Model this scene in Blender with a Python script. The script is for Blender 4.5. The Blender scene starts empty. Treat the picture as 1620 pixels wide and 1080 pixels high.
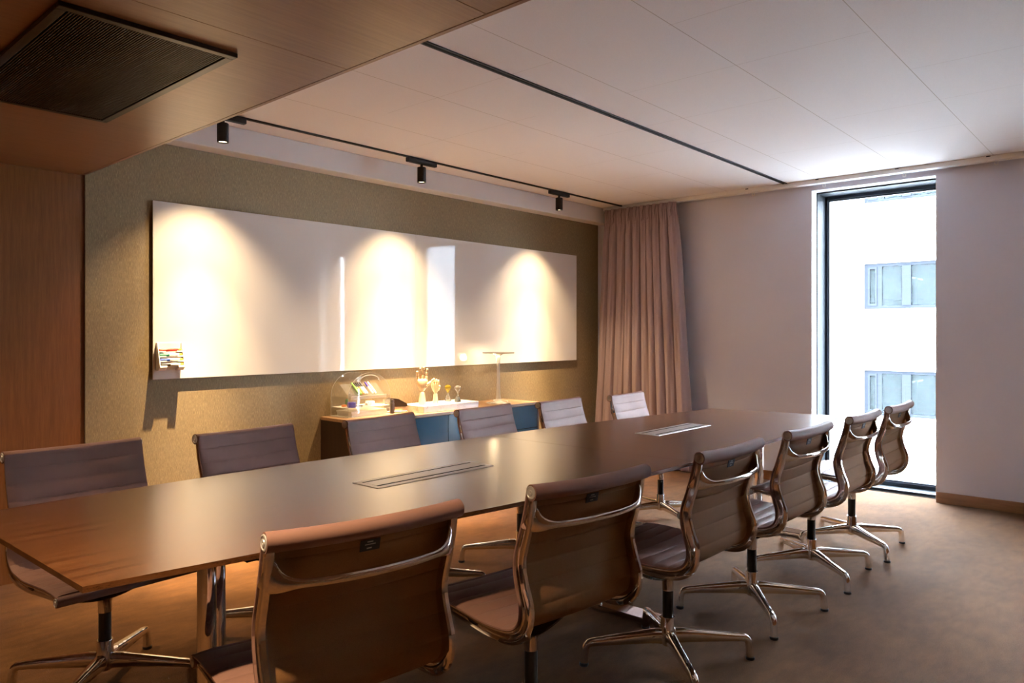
import bpy, bmesh, math, random
from math import sin, cos, pi, radians
from mathutils import Vector, Matrix, Euler
random.seed(7)
sc = bpy.context.scene
COL = sc.collection

# ------------------------------------------------------------------ camera
cam = bpy.data.cameras.new('camera'); cam_o = bpy.data.objects.new('camera', cam); COL.objects.link(cam_o)
cam.sensor_width = 36.0; cam.lens = 25.861; cam.shift_y = -0.0086
cam.clip_start = 0.05; cam.clip_end = 300
cam_o.location = (0, 0, 1.25); cam_o.rotation_euler = (radians(90), 0, radians(41.628 - 90))
sc.camera = cam_o

# ------------------------------------------------------------------ sky, exposure
SKY = 60.0
w = bpy.data.worlds.new('sky'); sc.world = w; w.use_nodes = True
wn = w.node_tree.nodes; wl = w.node_tree.links; wn.clear()
bgn = wn.new('ShaderNodeBackground'); wo = wn.new('ShaderNodeOutputWorld')
bgn.inputs[0].default_value = (0.74, 0.85, 1.0, 1); bgn.inputs[1].default_value = SKY
wl.new(bgn.outputs[0], wo.inputs[0])
vs = sc.view_settings
vs.view_transform = 'Standard'; vs.look = 'None'; vs.exposure = 0.95; vs.gamma = 1.0; vs.use_curve_mapping = False
SPOT_W = 1.5; DOWN_W = 46.0; REAR_W = 16.0
WARM = (1.0, 0.715, 0.405)

# ------------------------------------------------------------------ materials
def mat(name, col, rough=0.5, metal=0.0, spec=0.5, emit=None, estr=0.0, coat=0.0):
    m = bpy.data.materials.new(name); m.use_nodes = True
    p = m.node_tree.nodes['Principled BSDF']
    p.inputs['Base Color'].default_value = (*col, 1); p.inputs['Roughness'].default_value = rough
    p.inputs['Metallic'].default_value = metal; p.inputs['Specular IOR Level'].default_value = spec
    p.inputs['Coat Weight'].default_value = coat
    if emit:
        p.inputs['Emission Color'].default_value = (*emit, 1); p.inputs['Emission Strength'].default_value = estr
    return m
def N(m, t, **kw):
    n = m.node_tree.nodes.new(t)
    for k, v in kw.items(): setattr(n, k, v)
    return n
def L(m, a, b): m.node_tree.links.new(a, b)
def P(m): return m.node_tree.nodes['Principled BSDF']
def coords(m, scale=(1, 1, 1), rot=(0, 0, 0)):
    tc = N(m, 'ShaderNodeTexCoord'); mp = N(m, 'ShaderNodeMapping')
    mp.inputs['Scale'].default_value = scale; mp.inputs['Rotation'].default_value = rot
    L(m, tc.outputs['Object'], mp.inputs['Vector']); return mp.outputs['Vector']
def noise(m, vec, scale=5, detail=4, rough=.6):
    n = N(m, 'ShaderNodeTexNoise'); n.inputs['Scale'].default_value = scale
    n.inputs['Detail'].default_value = detail; n.inputs['Roughness'].default_value = rough
    L(m, vec, n.inputs['Vector']); return n.outputs['Fac']
def ramp(m, fac, stops):
    r = N(m, 'ShaderNodeValToRGB'); e = r.color_ramp.elements
    while len(e) < len(stops): e.new(0.5)
    for i, (p, c) in enumerate(stops): e[i].position = p; e[i].color = (*c, 1)
    L(m, fac, r.inputs['Fac']); return r.outputs['Color']
def bump(m, fac, strength=.2, dist=.002):
    b = N(m, 'ShaderNodeBump'); b.inputs['Strength'].default_value = strength; b.inputs['Distance'].default_value = dist
    L(m, fac, b.inputs['Height']); L(m, b.outputs['Normal'], P(m).inputs['Normal'])
def mix(m, a, b, f, mode='MIX'):
    x = N(m, 'ShaderNodeMix', data_type='RGBA', blend_type=mode)
    if isinstance(f, float): x.inputs['Factor'].default_value = f
    else: L(m, f, x.inputs['Factor'])
    for s, v in (('A', a), ('B', b)):
        i = [k for k in x.inputs if k.name == s and k.type == 'RGBA'][0]
        if isinstance(v, tuple): i.default_value = (*v, 1)
        else: L(m, v, i)
    return [o for o in x.outputs if o.type == 'RGBA'][0]
def math_n(m, op, a, b=None):
    n = N(m, 'ShaderNodeMath', operation=op)
    for i, v in enumerate((a, b)):
        if v is None: continue
        if isinstance(v, (int, float)): n.inputs[i].default_value = v
        else: L(m, v, n.inputs[i])
    return n.outputs[0]
def sep(m):
    tc = N(m, 'ShaderNodeTexCoord'); s = N(m, 'ShaderNodeSeparateXYZ'); L(m, tc.outputs['Object'], s.inputs[0]); return s.outputs

def wood(name, c1, c2, c3, rough, scale, streak=1.0, coat=0.0, big=1.2):
    """scale stretches noise: small along the grain"""
    m = mat(name, c2, rough, coat=coat)
    v = coords(m, scale)
    f = noise(m, v, 3.0, 6, .65)
    fine = noise(m, coords(m, tuple(s * 6 if s > 3 else s * 2 for s in scale)), 6.0, 3, .6)
    col = ramp(m, f, [(.30, c1), (.5, c2), (.70, c3)])
    dark = ramp(m, fine, [(.36, (.62, .62, .62)), (.60, (1.06, 1.06, 1.06))])
    col = mix(m, col, dark, streak, 'MULTIPLY')
    L(m, col, P(m).inputs['Base Color'])
    bump(m, fine, .06, .001)
    return m

M = {}
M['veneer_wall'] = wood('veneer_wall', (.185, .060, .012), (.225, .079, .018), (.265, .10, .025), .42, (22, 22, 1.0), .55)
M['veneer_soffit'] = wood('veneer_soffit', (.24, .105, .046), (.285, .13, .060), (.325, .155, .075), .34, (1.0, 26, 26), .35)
M['veneer_edge'] = wood('veneer_edge', (.26, .13, .07), (.30, .15, .08), (.34, .18, .1), .4, (22, 1.0, 22), .3)
M['baseboard'] = wood('oak_baseboard', (.22, .10, .04), (.28, .13, .055), (.33, .16, .07), .4, (16, 1.0, 16), .4)
M['sb_wood'] = wood('sideboard_wood', (.014, .006, .003), (.022, .009, .004), (.032, .014, .006), .4, (26, 26, 1.2), .6)
M['sb_top'] = wood('sideboard_top_wood', (.22, .12, .06), (.29, .17, .09), (.34, .2, .11), .35, (1.2, 26, 26), .4)

# table top: dark stained veneer with long cracks of darker grain
def table_mat():
    m = mat('table_veneer', (.15, .06, .025), .25, spec=.7, coat=.35)
    P(m).inputs['Coat Roughness'].default_value = .22
    v = coords(m, (.9, 14, 14))
    f = noise(m, v, 2.2, 6, .62)
    col = ramp(m, f, [(.28, (.062, .021, .007)), (.48, (.118, .043, .0135)), (.72, (.165, .066, .022))])
    v2 = coords(m, (.55, 9, 9))
    wv = noise(m, v2, 2.4, 8, .72)
    line = ramp(m, wv, [(.488, (1, 1, 1)), (.5, (.22, .20, .18)), (.514, (1, 1, 1))])
    col = mix(m, col, line, .75, 'MULTIPLY')
    fine = noise(m, coords(m, (3, 160, 160)), 3.0, 3, .6)
    d2 = ramp(m, fine, [(.35, (.78, .78, .78)), (.6, (1.05, 1.05, 1.05))])
    col = mix(m, col, d2, .7, 'MULTIPLY')
    L(m, col, P(m).inputs['Base Color'])
    bump(m, fine, .03, .0008)
    return m
M['table'] = table_mat()
M['table_under'] = mat('table_underside', (.05, .022, .012), .35)

def textile():
    m = mat('wall_textile', (.3, .24, .16), .7)
    v = coords(m, (560, 560, 42)); a = noise(m, v, 1.0, 3, .7)
    b = noise(m, coords(m, (160, 160, 30)), 1.0, 3, .6)
    col = ramp(m, a, [(.30, (.165, .117, .056)), (.52, (.25, .181, .088)), (.74, (.43, .325, .17))])
    c2 = ramp(m, b, [(.3, (.86, .86, .86)), (.7, (1.12, 1.12, 1.12))])
    L(m, mix(m, col, c2, .8, 'MULTIPLY'), P(m).inputs['Base Color'])
    bump(m, a, .35, .002); return m
M['textile'] = textile()

def carpet():
    m = mat('carpet', (.14, .09, .06), .95, spec=.1)
    a = noise(m, coords(m, (1, 1, 1)), 260, 3, .75)
    b = noise(m, coords(m, (1, 1, 1)), 2.6, 6, .62)
    c = noise(m, coords(m, (1, 2.6, 1), (0, 0, .5)), 9, 4, .6)
    col = ramp(m, a, [(.3, (.088, .039, .013)), (.55, (.142, .065, .023)), (.75, (.215, .106, .044))])
    d = ramp(m, b, [(.35, (.72, .70, .68)), (.65, (1.16, 1.16, 1.16))])
    e = ramp(m, c, [(.35, (.80, .80, .80)), (.65, (1.14, 1.14, 1.14))])
    col = mix(m, col, d, .9, 'MULTIPLY'); col = mix(m, col, e, .8, 'MULTIPLY')
    L(m, col, P(m).inputs['Base Color'])
    P(m).inputs['Sheen Weight'].default_value = .10; P(m).inputs['Sheen Roughness'].default_value = .4
    bump(m, a, .6, .004); return m
M['carpet'] = carpet()

def plaster(name, c, amt=.06):
    m = mat(name, c, .75, spec=.25)
    a = noise(m, coords(m), 180, 2, .5)
    b = noise(m, coords(m), 1.3, 3, .5)
    k = ramp(m, b, [(.3, (1 - amt,) * 3), (.7, (1,) * 3)])
    L(m, mix(m, c, k, 1.0, 'MULTIPLY'), P(m).inputs['Base Color'])
    bump(m, a, .12, .001); return m
M['paint'] = plaster('wall_paint', (.69, .70, .82))
M['white_paint'] = plaster('white_paint', (.80, .785, .78), .03)
M['reveal'] = plaster('reveal_paint', (.78, .80, .80), .02)

def ceiling_mat():
    m = mat('ceiling_tiles', (.80, .76, .74), .8, spec=.2)
    s = sep(m)
    lines = None
    def line(coord, pos, half):
        d = math_n(m, 'ABSOLUTE', math_n(m, 'SUBTRACT', coord, pos))
        return math_n(m, 'LESS_THAN', d, half)
    for y in (-.88, -.29, .30, .893, 1.478, 2.07, 2.85, 3.455):
        l = line(s[1], y, .0018)
        lines = l if lines is None else math_n(m, 'MAXIMUM', lines, l)
    xf = math_n(m, 'ABSOLUTE', math_n(m, 'SUBTRACT', math_n(m, 'MODULO', math_n(m, 'ADD', s[0], 20 * .594 - 2.62 + .297), .594), .297))
    xl = math_n(m, 'LESS_THAN', xf, .0014)
    # long tiles: every other cross seam is missing per row
    row = math_n(m, 'FLOOR', math_n(m, 'DIVIDE', math_n(m, 'ADD', s[1], 5.0), .59))
    colm = math_n(m, 'FLOOR', math_n(m, 'DIVIDE', math_n(m, 'ADD', s[0], 20 * .594 - 2.62 + .297), .594))
    keep = math_n(m, 'GREATER_THAN', math_n(m, 'MODULO', math_n(m, 'ADD', math_n(m, 'MULTIPLY', row, 2.0), colm), 3.0), .5)
    lines = math_n(m, 'MAXIMUM', lines, math_n(m, 'MULTIPLY', math_n(m, 'MULTIPLY', xl, keep), .6))
    a = noise(m, coords(m, (1, 1, 1)), 240, 2, .6)
    base = ramp(m, a, [(.3, (.775, .735, .715)), (.7, (.82, .785, .765))])
    L(m, mix(m, base, (.36, .29, .2), math_n(m, 'MULTIPLY', lines, .7)), P(m).inputs['Base Color'])
    bump(m, a, .15, .001); return m
M['ceiling'] = ceiling_mat()

def leather(name, c):
    m = mat(name, c, .56, spec=.24)
    a = noise(m, coords(m), 700, 3, .6); b = noise(m, coords(m), 9, 3, .5)
    k = ramp(m, b, [(.3, (.92,) * 3), (.7, (1.05,) * 3)])
    L(m, mix(m, c, k, 1.0, 'MULTIPLY'), P(m).inputs['Base Color'])
    bump(m, a, .12, .0006); return m
def backing():
    m = mat('brown_backing_cloth', (.17, .095, .052), .8, spec=.2)
    a = noise(m, coords(m, (1, .25, 1)), 900, 2, .6)
    L(m, ramp(m, a, [(.3, (.165, .077, .028)), (.7, (.24, .118, .046))]), P(m).inputs['Base Color']); bump(m, a, .2, .0006); return m
M['backing'] = backing()
M['leather'] = leather('taupe_leather', (.23, .122, .098))
M['chrome'] = mat('polished_aluminium', (.80, .76, .73), .055, 1.0)
M['chrome_soft'] = mat('satin_aluminium', (.66, .64, .62), .28, 1.0)
M['cap'] = mat('matt_aluminium', (.62, .60, .60), .35, .45)
M['dark_chrome'] = mat('dark_polished_metal', (.16, .145, .14), .10, 1.0)
M['black'] = mat('black_plastic', (.012, .012, .013), .38)
M['black_metal'] = mat('black_powder_coat', (.014, .011, .010), .55, spec=.2)
M['tag'] = mat('tag_cloth', (.012, .011, .011), .7)
M['tag_ink'] = mat('tag_ink', (.30, .26, .23), .7)
M['board'] = mat('white_glass_board', (.80, .775, .735), .035, spec=.6)
M['board_edge'] = mat('board_backing', (.10, .045, .03), .6)
M['white_plastic'] = mat('white_plastic', (.84, .83, .82), .35)
M['grille'] = mat('bronze_grille', (.026, .018, .016), .36, .5)
M['grille_dark'] = mat('grille_void', (.008, .006, .005), .8)
M['steel_light'] = mat('brushed_steel', (.55, .52, .50), .35, .35)
M['slot'] = mat('black_slot', (.008, .008, .008), .9, spec=.05)
M['alu_frame'] = mat('window_aluminium', (.02, .03, .045), .5, 0, .3)
M['alu_light'] = mat('light_aluminium', (.018, .023, .028), .6, 0, .2)
M['alu_dark'] = mat('dark_gasket', (.03, .045, .07), .5)
M['blue'] = mat('blue_lacquer', (.022, .068, .105), .10, spec=.5, coat=.3)
M['gap'] = mat('dark_gap', (.02, .015, .012), .8)
M['facade'] = mat('facade_cladding', (.55, .55, .55), .7, spec=.1)
M['facade_frame'] = mat('facade_window_frame', (.0115, .0130, .0155), .7, spec=.0)
M['facade_joint'] = mat('facade_joint', (.036, .036, .036), .8, spec=.0)
M['office_wall'] = mat('office_wall', (.10, .085, .06), .8, spec=.1)
M['office_blue'] = mat('office_partition', (.02, .034, .045), .7, spec=.1)
M['street'] = mat('street', (.20, .20, .20), .9)
M['lens'] = mat('lamp_lens', (1, .9, .7), .4, emit=(1.0, .80, .52), estr=5)
M['office_lamp'] = mat('office_lamp', (1, 1, 1), .4, emit=(1.0, .93, .8), estr=2.0)
M['lamp_glow'] = mat('led_module', (1, .9, .7), .4, emit=(1.0, .78, .48), estr=4)
M['paper'] = mat('paper', (.82, .80, .77), .8)
M['sand_blue'] = mat('grey_blue_sand', (.10, .14, .18), .9)
M['sand_olive'] = mat('olive_sand', (.26, .20, .015), .9)
M['pen_red'] = mat('red_plastic', (.55, .03, .012), .35)
M['pen_green'] = mat('green_plastic', (.012, .20, .085), .35)
M['pen_blue'] = mat('blue_plastic', (.02, .07, .40), .35)
M['pen_black'] = mat('dark_plastic', (.03, .018, .012), .35)
M['pen_yellow'] = mat('yellow_plastic', (.65, .50, .03), .4)
M['pen_purple'] = mat('purple_plastic', (.06, .03, .42), .35)
M['pen_orange'] = mat('orange_plastic', (.75, .20, .03), .4)
M['pen_lime'] = mat('lime_plastic', (.22, .50, .08), .4)

def marble():
    m = mat('marble', (.80, .77, .74), .25)
    n = noise(m, coords(m, (1, 1, 1)), 7, 8, .7)
    col = ramp(m, n, [(.46, (.80, .775, .75)), (.5, (.40, .37, .35)), (.535, (.80, .775, .75))])
    n2 = noise(m, coords(m), 18, 5, .6)
    L(m, mix(m, (.80, .77, .745), col, ramp(m, n2, [(.45, (0, 0, 0)), (.62, (.8, .8, .8))])), P(m).inputs['Base Color'])
    return m
M['marble'] = marble()
M['hand_wood'] = wood('pale_beech', (.62, .46, .28), (.70, .54, .35), (.75, .60, .41), .5, (40, 40, 3), .25)
M['hand_joint'] = mat('amber_joint', (.42, .20, .05), .5)

def curtain_mat():
    m = mat('curtain_cloth', (.33, .22, .185), .85, spec=.15)
    p = P(m)
    p.inputs['Sheen Weight'].default_value = .25; p.inputs['Sheen Roughness'].default_value = .5
    a = noise(m, coords(m, (300, 300, 300)), 1.0, 2, .6)
    col = ramp(m, a, [(.3, (.36, .275, .285)), (.7, (.44, .335, .345))])
    L(m, col, p.inputs['Base Color']); bump(m, a, .15, .001); return m
M['curtain'] = curtain_mat()

def thin_glass(name, tint=(1, 1, 1), refl=.5, body=None, bodyf=0.0, rough=0.02):
    m = bpy.data.materials.new(name); m.use_nodes = True
    nt = m.node_tree; nt.nodes.clear()
    out = nt.nodes.new('ShaderNodeOutputMaterial'); tr = nt.nodes.new('ShaderNodeBsdfTransparent'); gl = nt.nodes.new('ShaderNodeBsdfGlossy')
    tr.inputs[0].default_value = (*tint, 1); gl.inputs['Roughness'].default_value = rough
    fr = nt.nodes.new('ShaderNodeFresnel'); fr.inputs[0].default_value = 1.45
    mul = nt.nodes.new('ShaderNodeMath'); mul.operation = 'MULTIPLY'; mul.inputs[1].default_value = refl
    nt.links.new(fr.outputs[0], mul.inputs[0])
    base = tr.outputs[0]
    if body:
        df = nt.nodes.new('ShaderNodeBsdfDiffuse'); df.inputs[0].default_value = (*body, 1)
        mb = nt.nodes.new('ShaderNodeMixShader'); mb.inputs[0].default_value = bodyf
        nt.links.new(tr.outputs[0], mb.inputs[1]); nt.links.new(df.outputs[0], mb.inputs[2]); base = mb.outputs[0]
    mx = nt.nodes.new('ShaderNodeMixShader')
    nt.links.new(mul.outputs[0], mx.inputs[0]); nt.links.new(base, mx.inputs[1]); nt.links.new(gl.outputs[0], mx.inputs[2])
    nt.links.new(mx.outputs[0], out.inputs[0]); return m
M['glass'] = thin_glass('window_glass', (.97, .985, .985), .6)
M['facade_glass'] = thin_glass('facade_glass', (.75, .85, .88), .012, (.017, .0195, .0195), .5)
M['acrylic'] = thin_glass('clear_acrylic', (.985, .98, .965), .35, (.9, .88, .84), .035)
M['acrylic_edge'] = thin_glass('acrylic_edge', (.95, .93, .88), .12, (.95, .92, .85), .5, .2)
M['crystal'] = thin_glass('lamp_crystal', (.96, .95, .92), .9, (.95, .90, .82), .38)
M['hg_glass'] = thin_glass('hourglass_glass', (.95, .95, .93), .9, (.9, .88, .84), .08)
M['hg_amber'] = thin_glass('amber_glass', (.80, .66, .18), .9, (.42, .32, .03), .35)

# ------------------------------------------------------------------ mesh helpers
def finish(name, bm, material, parent=None, smooth=30, loc=None, rot=None):
    bmesh.ops.remove_doubles(bm, verts=bm.verts, dist=1e-6)
    bmesh.ops.recalc_face_normals(bm, faces=bm.faces)
    me = bpy.data.meshes.new(name); bm.to_mesh(me); bm.free()
    mats = material if isinstance(material, (list, tuple)) else [material]
    for m in mats: me.materials.append(m)
    if smooth:
        for p in me.polygons: p.use_smooth = True
        me.set_sharp_from_angle(angle=radians(smooth))
    o = bpy.data.objects.new(name, me); COL.objects.link(o)
    if parent is not None: o.parent = parent
    if loc is not None: o.location = loc
    if rot is not None: o.rotation_euler = rot
    return o
def tag(o, label=None, cat=None, group=None, kind=None):
    if label: o['label'] = label
    if cat: o['category'] = cat
    if group: o['group'] = group
    if kind: o['kind'] = kind
    return o
def thing(name, label, cat, loc=(0, 0, 0), rz=0.0, group=None, kind=None):
    o = bpy.data.objects.new(name, None); COL.objects.link(o); o.empty_display_size = .1
    o.location = loc; o.rotation_euler = (0, 0, rz)
    return tag(o, label, cat, group, kind)
def copy_tree(o, parent=None):
    c = o.copy(); COL.objects.link(c)
    if parent is not None: c.parent = parent
    for ch in list(o.children): copy_tree(ch, c)
    return c

def box(bm, lo, hi, bevel=0.0, mi=0, segs=1):
    lo = Vector(lo); hi = Vector(hi)
    r = bmesh.ops.create_cube(bm, size=1.0)
    vs_ = r['verts']
    for v in vs_:
        v.co = Vector(((lo.x + hi.x) / 2 + v.co.x * (hi.x - lo.x), (lo.y + hi.y) / 2 + v.co.y * (hi.y - lo.y), (lo.z + hi.z) / 2 + v.co.z * (hi.z - lo.z)))
    fs = set(f for v in vs_ for f in v.link_faces)
    for f in fs: f.material_index = mi
    if bevel > 0:
        es = list(set(e for v in vs_ for e in v.link_edges))
        bmesh.ops.bevel(bm, geom=es, offset=bevel, segments=segs, profile=.5, affect='EDGES')
def boxbm(lo, hi, bevel=0.0):
    bm = bmesh.new(); box(bm, lo, hi, bevel); return bm
def prism(bm, pts, z0, z1, axis='z', mi=0):
    """extrude a closed 2D outline; axis z: (x,y), y: (x,z), x: (y,z)"""
    def mk(p, t):
        if axis == 'z': return (p[0], p[1], t)
        if axis == 'y': return (p[0], t, p[1])
        return (t, p[0], p[1])
    a = [bm.verts.new(mk(p, z0)) for p in pts]; b = [bm.verts.new(mk(p, z1)) for p in pts]
    n = len(pts); fs = [bm.faces.new(a[::-1]), bm.faces.new(b)]
    for i in range(n): fs.append(bm.faces.new((a[i], a[(i + 1) % n], b[(i + 1) % n], b[i])))
    for f in fs: f.material_index = mi
    return fs
def lathe(bm, prof, seg=32, c=(0, 0, 0), mi=0, cap=True):
    rings = []
    for r, z in prof:
        if r < 1e-6: rings.append([bm.verts.new((c[0], c[1], c[2] + z))])
        else: rings.append([bm.verts.new((c[0] + r * cos(2 * pi * i / seg), c[1] + r * sin(2 * pi * i / seg), c[2] + z)) for i in range(seg)])
    for a, b in zip(rings, rings[1:]):
        for i in range(seg):
            j = (i + 1) % seg
            if len(a) == 1 and len(b) == 1: continue
            if len(a) == 1: f = bm.faces.new((a[0], b[i], b[j]))
            elif len(b) == 1: f = bm.faces.new((a[i], a[j], b[0]))
            else: f = bm.faces.new((a[i], a[j], b[j], b[i]))
            f.material_index = mi
    if cap:
        for rg in (rings[0], rings[-1]):
            if len(rg) > 2: bm.faces.new(rg).material_index = mi
def tube(bm, pts, rad, seg=12, flat=1.0, up=Vector((0, 0, 1)), mi=0, cap=True):
    """swept round (or flattened) bar along 3D points; rad a number or a list of (wide, tall)"""
    pts = [Vector(p) for p in pts]; n = len(pts); rings = []
    for i, p in enumerate(pts):
        t = (pts[min(i + 1, n - 1)] - pts[max(i - 1, 0)]).normalized()
        s = t.cross(up)
        if s.length < 1e-4: s = t.cross(Vector((0, 1, 0)))
        s.normalize(); u = s.cross(t).normalized()
        r = rad[i] if isinstance(rad, (list, tuple)) else rad
        rw, rt = r if isinstance(r, (list, tuple)) else (r, r * flat)
        rings.append([bm.verts.new(p + s * rw * cos(2 * pi * k / seg) + u * rt * sin(2 * pi * k / seg)) for k in range(seg)])
    for a, b in zip(rings, rings[1:]):
        for k in range(seg):
            j = (k + 1) % seg
            bm.faces.new((a[k], a[j], b[j], b[k])).material_index = mi
    if cap:
        bm.faces.new(rings[0][::-1]).material_index = mi; bm.faces.new(rings[-1]).material_index = mi
def spline(ctrl, n):
    """Catmull-Rom through control points, resampled to n evenly spaced points"""
    P_ = [Vector(p) for p in ctrl]; pts = []
    for i in range(len(P_) - 1):
        p0 = P_[max(i - 1, 0)]; p1 = P_[i]; p2 = P_[i + 1]; p3 = P_[min(i + 2, len(P_) - 1)]
        for k in range(24):
            t = k / 24
            pts.append(.5 * ((2 * p1) + (p2 - p0) * t + (2 * p0 - 5 * p1 + 4 * p2 - p3) * t * t + (3 * p1 - p0 - 3 * p2 + p3) * t ** 3))
    pts.append(P_[-1])
    d = [0.0]
    for a, b in zip(pts, pts[1:]): d.append(d[-1] + (b - a).length)
    out = []; j = 0
    for i in range(n):
        s = d[-1] * i / (n - 1)
        while j < len(d) - 2 and d[j + 1] < s: j += 1
        f = (s - d[j]) / max(d[j + 1] - d[j], 1e-9)
        out.append(pts[j].lerp(pts[j + 1], min(max(f, 0), 1)))
    return out, d[-1]
def struct(name, bm, m, parent=None, smooth=30):
    o = finish(name, bm, m, parent, smooth)
    o['kind'] = 'structure'
    return o

# ------------------------------------------------------------------ room dimensions
XW = 6.137          # inner face of the window wall
YW = 4.291          # face of the textile wall
ZC = 2.48           # ceiling
SX, SZ = 1.415, 2.087   # edge and underside of the lowered timber ceiling
XL, YB = -2.2, -2.7  # unseen walls behind the camera
WIN = [(1.265, 2.172), (-.64, -.07)]; WH = 2.415

# floor, ceiling
bm = boxbm((XL - .2, YB - .2, -.15), (XW + .115, YW + .2, 0)); struct('floor', bm, M['carpet'], smooth=0)
bm = boxbm((XL - .2, YB - .2, ZC), (XW + .4, YW + .2, ZC + .25)); struct('ceiling', bm, M['ceiling'], smooth=0)
# textile wall, left wall, wall behind the camera
bm = boxbm((SX, YW, 0), (XW + .4, YW + .2, ZC)); struct('wall_back', bm, M['textile'], smooth=0)
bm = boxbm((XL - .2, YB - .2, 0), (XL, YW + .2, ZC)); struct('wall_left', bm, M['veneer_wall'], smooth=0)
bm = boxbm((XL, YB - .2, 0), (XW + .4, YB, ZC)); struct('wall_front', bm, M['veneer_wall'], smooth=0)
# window wall with its openings
bm = bmesh.new(); ys = [YB]
segs_ = [(WIN[0][1], YW), (WIN[1][1], WIN[0][0]), (YB, WIN[1][0])]
for a, b in segs_: box(bm, (XW, a, 0), (XW + .11, b, ZC))
for a, b in WIN: box(bm, (XW, a, WH), (XW + .11, b, ZC))
for a, b in segs_: box(bm, (XW + .111, a - .0, -.15), (XW + .36, b, ZC))
for a, b in WIN: box(bm, (XW + .111, a, WH), (XW + .36, b, ZC)); box(bm, (XW + .12, a, -.15), (XW + .36, b, -.005))
struct('wall_right', bm, M['paint'], smooth=0)

# timber cladding that turns from the wall into the lowered ceiling
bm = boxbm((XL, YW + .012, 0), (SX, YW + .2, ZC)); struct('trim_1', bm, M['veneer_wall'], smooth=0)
sof = bpy.data.objects.new('trim_2', None); COL.objects.link(sof); sof['kind'] = 'structure'
ysm = [YB, .10, .72, 1.335, 1.945, YW + .012]
bm = bmesh.new()
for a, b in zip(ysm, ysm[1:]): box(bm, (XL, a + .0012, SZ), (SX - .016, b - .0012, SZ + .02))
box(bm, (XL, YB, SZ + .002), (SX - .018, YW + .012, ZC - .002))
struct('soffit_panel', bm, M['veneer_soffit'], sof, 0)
bm = boxbm((SX - .0145, YB, SZ - .001), (SX, YW - .001, ZC - .002)); struct('soffit_edge', bm, M['veneer_edge'], sof, 0)

# white bulkhead above the textile wall
bm = boxbm((SX + .002, 4.161, 2.331), (XW - .002, YW - .001, ZC - .001), .003); struct('trim_3', bm, M['white_paint'])

# skirting boards
bm = boxbm((XW - .014, YB, 0), (XW - .0005, WIN[1][0] - .0, .078), .002)
struct('baseboard_front', bm, M['baseboard'])
bm = bmesh.new(); box(bm, (XW - .014, WIN[1][1], 0), (XW - .0005, WIN[0][0], .078), .002); struct('baseboard_right', bm, M['baseboard'])
bm = boxbm((XW - .014, WIN[0][1], 0), (XW - .0005, YW - .001, .078), .002); struct('baseboard_back', bm, M['baseboard'])

# windows: painted reveal, aluminium lining, frame, pane, threshold
for i, (a, b) in enumerate(WIN):
    wdw = bpy.data.objects.new('window_%d' % (i + 1), None); COL.objects.link(wdw); wdw['kind'] = 'structure'
    bm = bmesh.new()
    for y0, y1 in ((a, a + .004), (b - .004, b)): box(bm, (XW + .0005, y0, .012), (XW + .108, y1, WH))
    box(bm, (XW + .0005, a + .004, WH - .004), (XW + .108, b - .004, WH))
    struct('window_reveal', bm, M['reveal'], wdw, 0)
    bm = bmesh.new()
    for y0, y1 in ((a, a + .010), (b - .010, b)): box(bm, (XW + .113, y0, .03), (XW + .30, y1, WH - .006))
    box(bm, (XW + .113, a + .010, WH - .016), (XW + .30, b - .010, WH - .006))
    struct('window_lining', bm, M['alu_light'], wdw, 0)
    bm = bmesh.new()
    x0, x1 = XW + .30, XW + .345
    for y0, y1 in ((a, a + .032), (b - .032, b)): box(bm, (x0, y0, 0), (x1, y1, WH), .003)
    box(bm, (x0, a + .032, WH - .045), (x1, b - .032, WH), .003); box(bm, (x0, a + .032, 0), (x1, b - .032, .055), .003)
    struct('window_frame', bm, M['alu_frame'], wdw)
    bm = bmesh.new()
    for y0, y1 in ((a + .033, a + .043), (b - .043, b - .033)): box(bm, (x0 + .006, y0, .056), (x1 - .006, y1, WH - .046))
    box(bm, (x0 + .006, a + .043, WH - .058), (x1 - .006, b - .043, WH - .046)); box(bm, (x0 + .006, a + .043, .056), (x1 - .006, b - .043, .068))
    struct('window_gasket', bm, M['alu_dark'], wdw, 0)
    bm = boxbm((x0 + .018, a + .0425, .0675), (x0 + .026, b - .0425, WH - .0575)); struct('window_pane', bm, M['glass'], wdw, 0)
    bm = bmesh.new(); box(bm, (XW + .150, a + .011, -.004), (XW + .299, b - .011, .022), .002)
    struct('window_threshold', bm, M['alu_light'], wdw)
    bm = boxbm((XW + .116, a + .001, -.004), (XW + .149, b - .001, .002)); struct('floor_gap', bm, M['slot'], wdw, 0)

# curtain rail along the top of the window wall, with gliders left hanging
rail = thing('curtain_rail', 'white curtain rail running along the top of the window wall', 'curtain rail', (6.06, .8, ZC))
bm = bmesh.new(); box(bm, (-.035, YB + .0 - .8, -.034), (.035, YW - .14 - .8, -.0005), .002)
finish('rail', bm, M['white_plastic'], rail)
for y in (2.63, 2.045, 1.461, .88, .30, -.28, -.86, -1.44):
    bm = bmesh.new()
    box(bm, (-.003, y - .8 - .011, -.060), (.003, y - .8 - .008, -.0335)); box(bm, (-.003, y - .8 + .008, -.060), (.003, y - .8 + .011, -.0335))
    box(bm, (-.003, y - .8 - .011, -.063), (.003, y - .8 + .011, -.0595))
    finish('glider', bm, M['white_plastic'], rail, 0)
    bm = boxbm((-.037, y - .8 + .03, -.008), (-.0352, y - .8 + .055, -.001)); finish('clip', bm, M['alu_frame'], rail, 0)

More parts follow.
